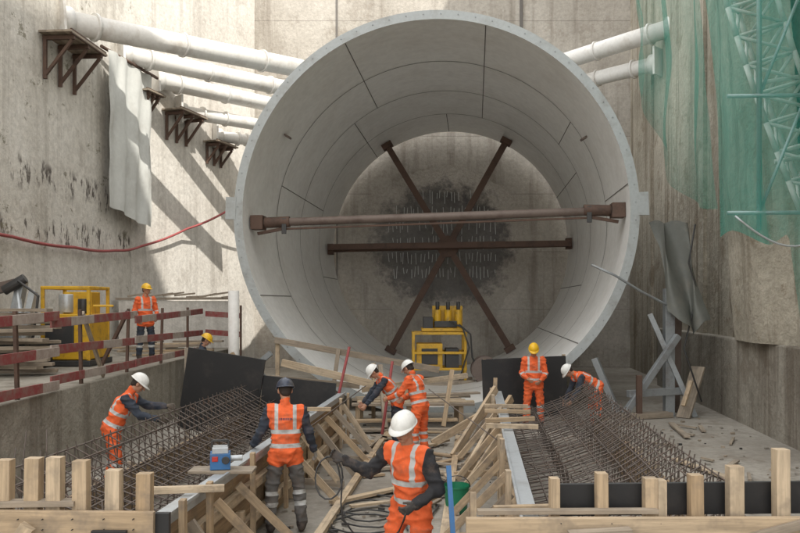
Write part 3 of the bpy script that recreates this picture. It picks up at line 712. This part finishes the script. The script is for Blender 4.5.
def person(loc,yaw,lean=0,side=0,hp=0,hy=0,aR=((.25,.05,-1),(.1,.4,-.9)),aL=((-.25,.05,-1),(-.1,.4,-.9)),
           lR=((.1,.05,-1),(.03,-.05,-1)),lL=((-.1,.05,-1),(-.03,-.05,-1)),jac=ORA,slv=ORA,trs=GRY,hel='w',glove=None,boots=(0.05,0.04,0.035),curl=50,scale=1.0,twist=0,logo=False):
    X,Y,Z=V(1,0,0),V(0,1,0),V(0,0,1)
    la=math.radians(lean); sa=math.radians(side)
    Q=Matrix.Rotation(-la,3,'X')@Matrix.Rotation(sa,3,'Y')@Matrix.Rotation(math.radians(twist),3,'Z')
    tu=Q@Z; tf=Q@Y; tr=Q@X
    pel=V(0,0,0); neck=pel+tu*0.50
    shR=pel+tu*0.435+tr*0.175; shL=pel+tu*0.435-tr*0.175
    def nz(v): return Vector(v).normalized()
    elR=shR+nz(aR[0])*.29; wrR=elR+nz(aR[1])*.25; elL=shL+nz(aL[0])*.29; wrL=elL+nz(aL[1])*.25
    hiR=pel+X*.092-Z*.04; hiL=pel-X*.092-Z*.04
    knR=hiR+nz(lR[0])*.43; anR=knR+nz(lR[1])*.42; knL=hiL+nz(lL[0])*.43; anL=knL+nz(lL[1])*.42
    dz=0.085-min(anR.z,anL.z)
    js=[pel,neck,shR,shL,elR,wrR,elL,wrL,hiR,hiL,knR,anR,knL,anL]
    for j in js: j.z+=dz
    T=(tr,tf,tu)
    B=Blob()
    prof=[(-.13,.180,.135),(-.06,.183,.138),(.02,.176,.132),(.10,.168,.128),(.18,.176,.132),(.27,.190,.138),(.35,.192,.132),(.41,.165,.112),(.455,.115,.09)]
    for i in range(len(prof)-1):
        for k in range(3):
            t=k/3; a=prof[i];b=prof[i+1]; q=[a[m]+(b[m]-a[m])*t for m in range(3)]
            B.ell(pel+tu*max(q[0],-.05)+Z*min(q[0]+.05,0),T,(q[1],q[2],.05))
    B.ell(pel-tf*.03-Z*.03,(X,tf,tu),(.165,.13,.12))
    B.chain(neck-tu*.04,neck+tu*.05,.062,.055)
    for sh,el,wr in ((shR,elR,wrR),(shL,elL,wrL)):
        B.chain(neck-tu*.06,sh+tu*.01,.07,.072); B.chain(sh,el,.074,.056); B.chain(el,wr-(wr-el)*.06,.056,.043)
    for hi,kn,an in ((hiR,knR,anR),(hiL,knL,anL)):
        B.chain(hi,kn,.104,.076); B.chain(kn,an,.076,.063)
        B.chain(an+V(0,-.03,-.03),an+V(0,.15,-.045),.05,.040,None,(.95,1)); B.chain(an+V(0,0,.05),an+V(0,0,-.03),.055,.052)
    co,fs,nr=B.remesh(.0135,4)
    for i in range(len(co)):
        p=Vector(co[i])
        nz_=noise.noise(V(p.x*7,p.y*7,p.z*17))*.6+noise.noise(V(p.x*16,p.y*16,p.z*30))*.4
        rid=1-abs(noise.noise(V(p.x*5+9,p.y*5,p.z*12)))*2.2
        if p.z>.10: co[i]+=nr[i]*(nz_*.014+max(0,rid-.35)**1.5*.034-.004)
    co[:,2]=np.maximum(co[:,2],0.0)
    mb={'v':co.tolist(),'f':list(fs)}
    bm_=cmat((jac,slv,trs,logo),'body')
    mt=[bm_,bm_,bm_,cmat(boots,None),SKIN,cmat(glove,None) if glove else SKIN,HAIR]
    fc=np.array([co[list(f)].mean(axis=0) for f in fs])
    bones=[(pel-tu*.02,neck-tu*.03,.155,0),(shR+tr*.05,elR,.055,1),(elR,wrR,.05,1),(shL-tr*.05,elL,.055,1),(elL,wrL,.05,1),
           (hiR-Z*.12,knR,.09,2),(knR,anR+V(0,0,.09),.07,2),(hiL-Z*.12,knL,.09,2),(knL,anL+V(0,0,.09),.07,2),
           (anR+V(0,0,.02),anR+V(0,.14,-.04),.05,3),(anL+V(0,0,.02),anL+V(0,.14,-.04),.05,3),(neck+tu*.015,neck+tu*.08,.05,4),
           (neck-tu*.06,shR-tr*.02,.075,0),(neck-tu*.06,shL+tr*.02,.075,0),(pel+X*.07-tu*.08,pel-X*.07-tu*.08,.14,0)]
    D=np.stack([segd(fc,a,b)[0]-r for a,b,r,m in bones]); mi=[bones[k][3] for k in D.argmin(axis=0)]
    pe=np.array(pel); vt=(co-pe)@np.array(tu); vx=(co-pe)@np.array(tr)
    dR,tR=segd(co,knR,anR); dL,tL=segd(co,knL,anL); sh_=np.where(dR<dL,tR,tL)*.42
    sh_[(np.minimum(dR,dL)>.14)]=9
    dR,t1=segd(co,shR,elR); dL,t2=segd(co,elR,wrR); ar=np.where(dR<dL,t1*.29,.29+t2*.25)
    dR2,t1=segd(co,shL,elL); dL2,t2=segd(co,elL,wrL); ar2=np.where(dR2<dL2,t1*.29,.29+t2*.25)
    ar=np.where(np.minimum(dR,dL)<np.minimum(dR2,dL2),ar,ar2)
    DV={k:list(np.min(np.stack([segd(co,a,b)[0]-r for a,b,r,m in bones if m==k]),axis=0)) for k in (0,1,2)}
    vt=list(vt);vx=list(vx);sh_=list(sh_);ar=list(ar)
    def add(cc,ff,m):
        o=len(mb['v']); mb['v']+=[list(c) for c in cc]; mb['f']+=[tuple(i+o for i in f) for f in ff]
        mi.extend([m]*len(ff)) ; k=len(cc)
        for arr in (vt,vx,sh_,ar,DV[0],DV[1],DV[2]): arr.extend([9]*k)
    hq=Q@Matrix.Rotation(math.radians(hy),3,'Z')@Matrix.Rotation(-math.radians(hp),3,'X')
    hu,hf,hr=hq@Z,hq@Y,hq@X; hc=neck+tu*.07+hu*.105+hf*.02; H=(hr,hf,hu)
    B=Blob(); B.ell(hc+hu*.02,H,(.075,.093,.098)); B.ell(hc+hf*.025-hu*.045,H,(.058,.066,.062)); B.ell(hc+hf*.055-hu*.085,H,(.035,.032,.025))
    B.chain(hc+hf*.092+hu*.015,hc+hf*.112-hu*.022,.010,.016); B.ell(hc+hf*.078-hu*.055,H,(.028,.02,.012)); B.ell(hc+hf*.082+hu*.028,H,(.05,.015,.010))
    for s_ in (-1,1): B.ell(hc+hr*.078*s_-hu*.005,H,(.012,.022,.034)); B.ell(hc+hr*.04*s_+hf*.062-hu*.02,H,(.022,.022,.02))
    B.chain(neck,hc-hf*.01-hu*.04,.056,.054)
    c_,f_,_n=B.remesh(.0065,3); add(c_,f_,4)
    B=Blob(); B.ell(hc-hf*.022+hu*.012,H,(.080,.080,.080)); B.ell(hc-hf*.05-hu*.035,H,(.062,.045,.045)); c_,f_,_n=B.remesh(.009,2); add(c_,f_,6)
    mt+= [M['dark'],LIP]
    for s_ in (-1,1):
        e=Blob(); e.ell(hc+hr*.031*s_+hf*.083+hu*.006,H,(.013,.008,.006)); add(np.vstack(e.v),e.f,7)
        e=Blob(); e.ell(hc+hr*.031*s_+hf*.089+hu*.026,H,(.02,.006,.004)); add(np.vstack(e.v),e.f,6)
    e=Blob(); e.ell(hc+hf*.095-hu*.052,H,(.022,.007,.005)); add(np.vstack(e.v),e.f,8)
    hm={'w':(0.80,0.80,0.77),'y':(0.85,0.50,0.02),'n':(0.03,0.04,0.07)}[hel]
    kk='helmet_'+hel
    if kk not in M: M[kk]=paint(kk,hm,.3,0,.3,(.3,.27,.22),5)
    mt.append(M[kk]); hb=hc+hu*.040-hf*.008; hv=[];hfc=[]
    n=28; rings=9
    for j in range(rings+1):
        p=j/rings*math.pi/2
        for i in range(n):
            t=2*math.pi*i/n
            r=math.cos(p); zz=math.sin(p)*.108*(1+.07*math.exp(-(math.cos(t)*r/.18)**2)*(1 if j>2 else 0))
            hv.append(hb+hr*(.104*r*math.cos(t))+hf*(.128*r*math.sin(t))+hu*zz)
    for j in range(rings):
        for i in range(n): a=j*n+i;b=j*n+(i+1)%n; hfc.append((a,b,b+n,a+n))
    o=len(hv)
    for k_,(ex,dz_) in enumerate(((0,0),(1,-.006),(1,-.012),(0,-.010))):
        for i in range(n):
            t=2*math.pi*i/n; f=max(0,math.sin(t)); e_=ex*(.010+.045*f**2)
            hv.append(hb+hr*((.104+e_*.6)*math.cos(t))+hf*((.128+e_)*math.sin(t))+hu*(dz_-ex*.012*f))
    for k_ in range(3):
        for i in range(n): a=o+k_*n+i;b=o+k_*n+(i+1)%n; hfc.append((b,a,a+n,b+n))
    add([tuple(v) for v in hv],hfc,9)
    for wr,el,s_ in ((wrR,elR,1),(wrL,elL,-1)):
        d=(wr-el).normalized(); ref=(-tr*s_) ; nn_=(ref-d*ref.dot(d)).normalized(); sd=d.cross(nn_).normalized()
        if sd.dot(tf)<0: sd=-sd
        B=Blob(); g_=1.15 if glove else 1.0
        for k in range(7):
            t=k/6; B.ell(wr+d*(.0+.088*t),(sd,nn_,d),((.028+.013*t)*g_,.018*g_,.018))
        B.chain(wr-d*.03,wr+d*.02,.033,.028)
        for o_,L in ((.031,.070),(.0105,.080),(-.0105,.075),(-.031,.058)):
            b0=wr+d*.085+sd*o_; c1=math.radians(curl*.5); c2=math.radians(curl*1.3)
            m0=b0+(d*math.cos(c1)+nn_*math.sin(c1))*L*.5; m1=m0+(d*math.cos(c2)+nn_*math.sin(c2))*L*.5
            B.chain(b0-d*.02,m0,.0095*g_,.009*g_); B.chain(m0,m1,.009*g_,.0075*g_)
        b0=wr+d*.025+sd*.028; m0=b0+(d*.65+sd*.6+nn_*.3).normalized()*.04; m1=m0+(d*.8+sd*.15+nn_*.6).normalized()*.032
        B.chain(b0,m0,.013*g_,.0105*g_); B.chain(m0,m1,.0105*g_,.009*g_)
        c_,f_,_n=B.remesh(.0046,1); add(c_,f_,5)
    me=bpy.data.meshes.new('construction_worker'); me.from_pydata([tuple(v) for v in mb['v']],[],mb['f'])
    for m in mt: me.materials.append(m)
    me.polygons.foreach_set('material_index',mi); me.polygons.foreach_set('use_smooth',[True]*len(mi))
    for nm,arr in (('vt',vt),('vx',vx),('sh',sh_),('ar',ar),('d0',DV[0]),('d1',DV[1]),('d2',DV[2])):
        a=me.attributes.new(nm,'FLOAT','POINT'); a.data.foreach_set('value',np.array(arr,dtype=np.float32))
    me.update()
    ob=bpy.data.objects.new('construction_worker',me); S.collection.objects.link(ob); ob.location=loc; ob.rotation_euler=(0,0,math.radians(yaw)); ob.scale=(scale,)*3
    Rz=Matrix.Rotation(math.radians(yaw),3,'Z')
    return [Vector(loc)+Rz@(w_*scale) for w_ in (wrR+(wrR-elR).normalized()*.09,wrL+(wrL-elL).normalized()*.09)]
person((-5.95,18.7,1.33),215,aR=((.3,.0,-1),(-.1,.55,-.6)),aL=((-.3,.05,-1),(.2,.6,-.45)),hy=25,hp=5,trs=NAVY,hel='y')
person((-4.75,19.0,0.0),-80,lean=6,hp=25,aR=((.1,.6,-.8),(0,.9,-.4)),aL=((-.1,.6,-.8),(0,.9,-.4)),jac=NAVY,slv=NAVY,trs=NAVY,hel='y',scale=1.1)
person((-3.95,11.0,0),-78,lean=27,hp=12,aR=((.15,.65,-.8),(-.15,.9,-.25)),aL=((-.2,.85,-.5),(.1,.95,-.05)),lR=((.12,.2,-1),(.0,-.25,-1)),lL=((-.1,-.05,-1),(0,-.15,-1)),slv=NAVY,trs=ORA,hel='w',glove=(.12,.1,.08))
person((-1.33,9.3,0),8,lean=5,hp=8,hy=10,aR=((.38,.12,-1),(.22,.4,-.8)),aL=((-.42,.1,-.9),(-.3,.55,-.55)),lR=((.14,.12,-1),(.08,-.12,-1)),lL=((-.16,.02,-1),(-.02,-.05,-1)),slv=NAVY,trs=GRY,hel='n',glove=(.3,.28,.25),logo=True)
hands=person((0.10,6.9,0),142,lean=12,side=-4,hp=10,hy=8,aR=((.62,.28,-.72),(.62,.5,.40)),aL=((-.5,.0,-.85),(.35,.8,-.42)),lR=((.2,.25,-1),(.1,-.2,-1)),lL=((-.16,.1,-1),(-.08,-.12,-1)),slv=BLK,trs=ORA,hel='w',glove=(.05,.05,.05),curl=62)
person((0.34,13.6,0),55,lean=17,hp=20,aR=((.2,.5,-.8),(-.1,.8,-.5)),aL=((-.3,.45,-.8),(.0,.8,-.3)),trs=ORA,hel='w',scale=.97)
person((-0.05,14.4,0),100,lean=38,hp=15,aR=((.1,.6,-.8),(0,.6,-.7)),aL=((-.1,.6,-.8),(0,.6,-.7)),slv=NAVY,trs=NAVY,hel='w',scale=.97)
person((2.84,17.0,0),172,hp=32,aR=((.25,.15,-1),(-.45,.75,-.35)),aL=((-.25,.15,-1),(.45,.75,-.5)),trs=ORA,hel='y',scale=1.03)
person((4.0,16.3,0),98,lean=62,hp=-5,aR=((.1,.35,-1),(0,.4,-.9)),aL=((-.15,.3,-1),(0,.6,-.8)),lR=((.12,.1,-1),(.0,-.2,-1)),slv=NAVY,trs=ORA,hel='w')

w=MB()
h0,h1=hands
def sag(a,b_,d,n=14,wob=.05): return [a.lerp(b_,i/n)+V(wob*math.sin(i*1.3)*math.sin(i/n*math.pi),wob*math.cos(i*.9)*math.sin(i/n*math.pi),-d*math.sin(i/n*math.pi)) for i in range(n+1)]
w.tube(sag(h1,V(-.45,6.7,.55),.25),.009,'dark'); w.tube(sag(V(-.45,6.7,.55),V(-.7,8.3,.02),.15),.009,'dark')
w.tube([h0+V(.12*math.cos(t)-.05,.08*math.sin(t),-.2+.17*math.sin(t)) for t in [i*.45 for i in range(15)]],.008,'dark')
w.tube(sag(h0,V(-.2,6.9,.3),.3),.008,'dark'); w.done('hand_cable')
w=MB(); P_=[]
for i in range(60): 
    t=i*.5; P_.append((-.35+.55*math.cos(t)*(1+.2*math.sin(i*.37))*.8,9.3+.6*math.sin(t)+i*.02,.02+.004*(i%5)))
w.tube(P_,.011,'dark'); w.tube([(.2,9.2,.02),(.5,10.4,.02),(.1,11.6,.02),(.5,13,.02),(.2,15.5,.02)],.014,'dark'); w.done('cable_coil')

# ---------------------------------------------------------------- light / camera
sd=V(0.45,-0.5,0.8).normalized()
L=bpy.data.lights.new('sun','SUN'); L.energy=5; L.angle=math.radians(.5); L.color=(1,.95,.87)
lo=bpy.data.objects.new('sun',L); S.collection.objects.link(lo); lo.rotation_euler=sd.to_track_quat('Z','Y').to_euler(); lo.location=(20,-20,40)
W=bpy.data.worlds.new('World'); S.world=W; W.use_nodes=True; nt=W.node_tree; bg=nt.nodes['Background']
sky=nt.nodes.new('ShaderNodeTexSky'); sky.sky_type='NISHITA'; sky.sun_disc=False; sky.sun_elevation=math.asin(sd.z); sky.sun_rotation=math.atan2(sd.x,sd.y); sky.dust_density=3.0; sky.air_density=1.0; sky.ozone_density=1.0
# even white mixed into the sky colour, added to raise the ambient light
mx=nt.nodes.new('ShaderNodeMix'); mx.data_type='RGBA'; mx.inputs[0].default_value=.8; mx.inputs[7].default_value=(18.0,17.9,17.6,1)
nt.links.new(sky.outputs[0],mx.inputs[6]); nt.links.new(mx.outputs[2],bg.inputs[0]); bg.inputs[1].default_value=.15
cam=bpy.data.cameras.new('cam'); co_=bpy.data.objects.new('camera',cam); S.collection.objects.link(co_)
co_.location=(0,0,2.66); co_.rotation_euler=(math.radians(90),0,0); cam.lens=36; cam.sensor_width=36; cam.shift_y=0.0456; cam.clip_end=3000
S.camera=co_
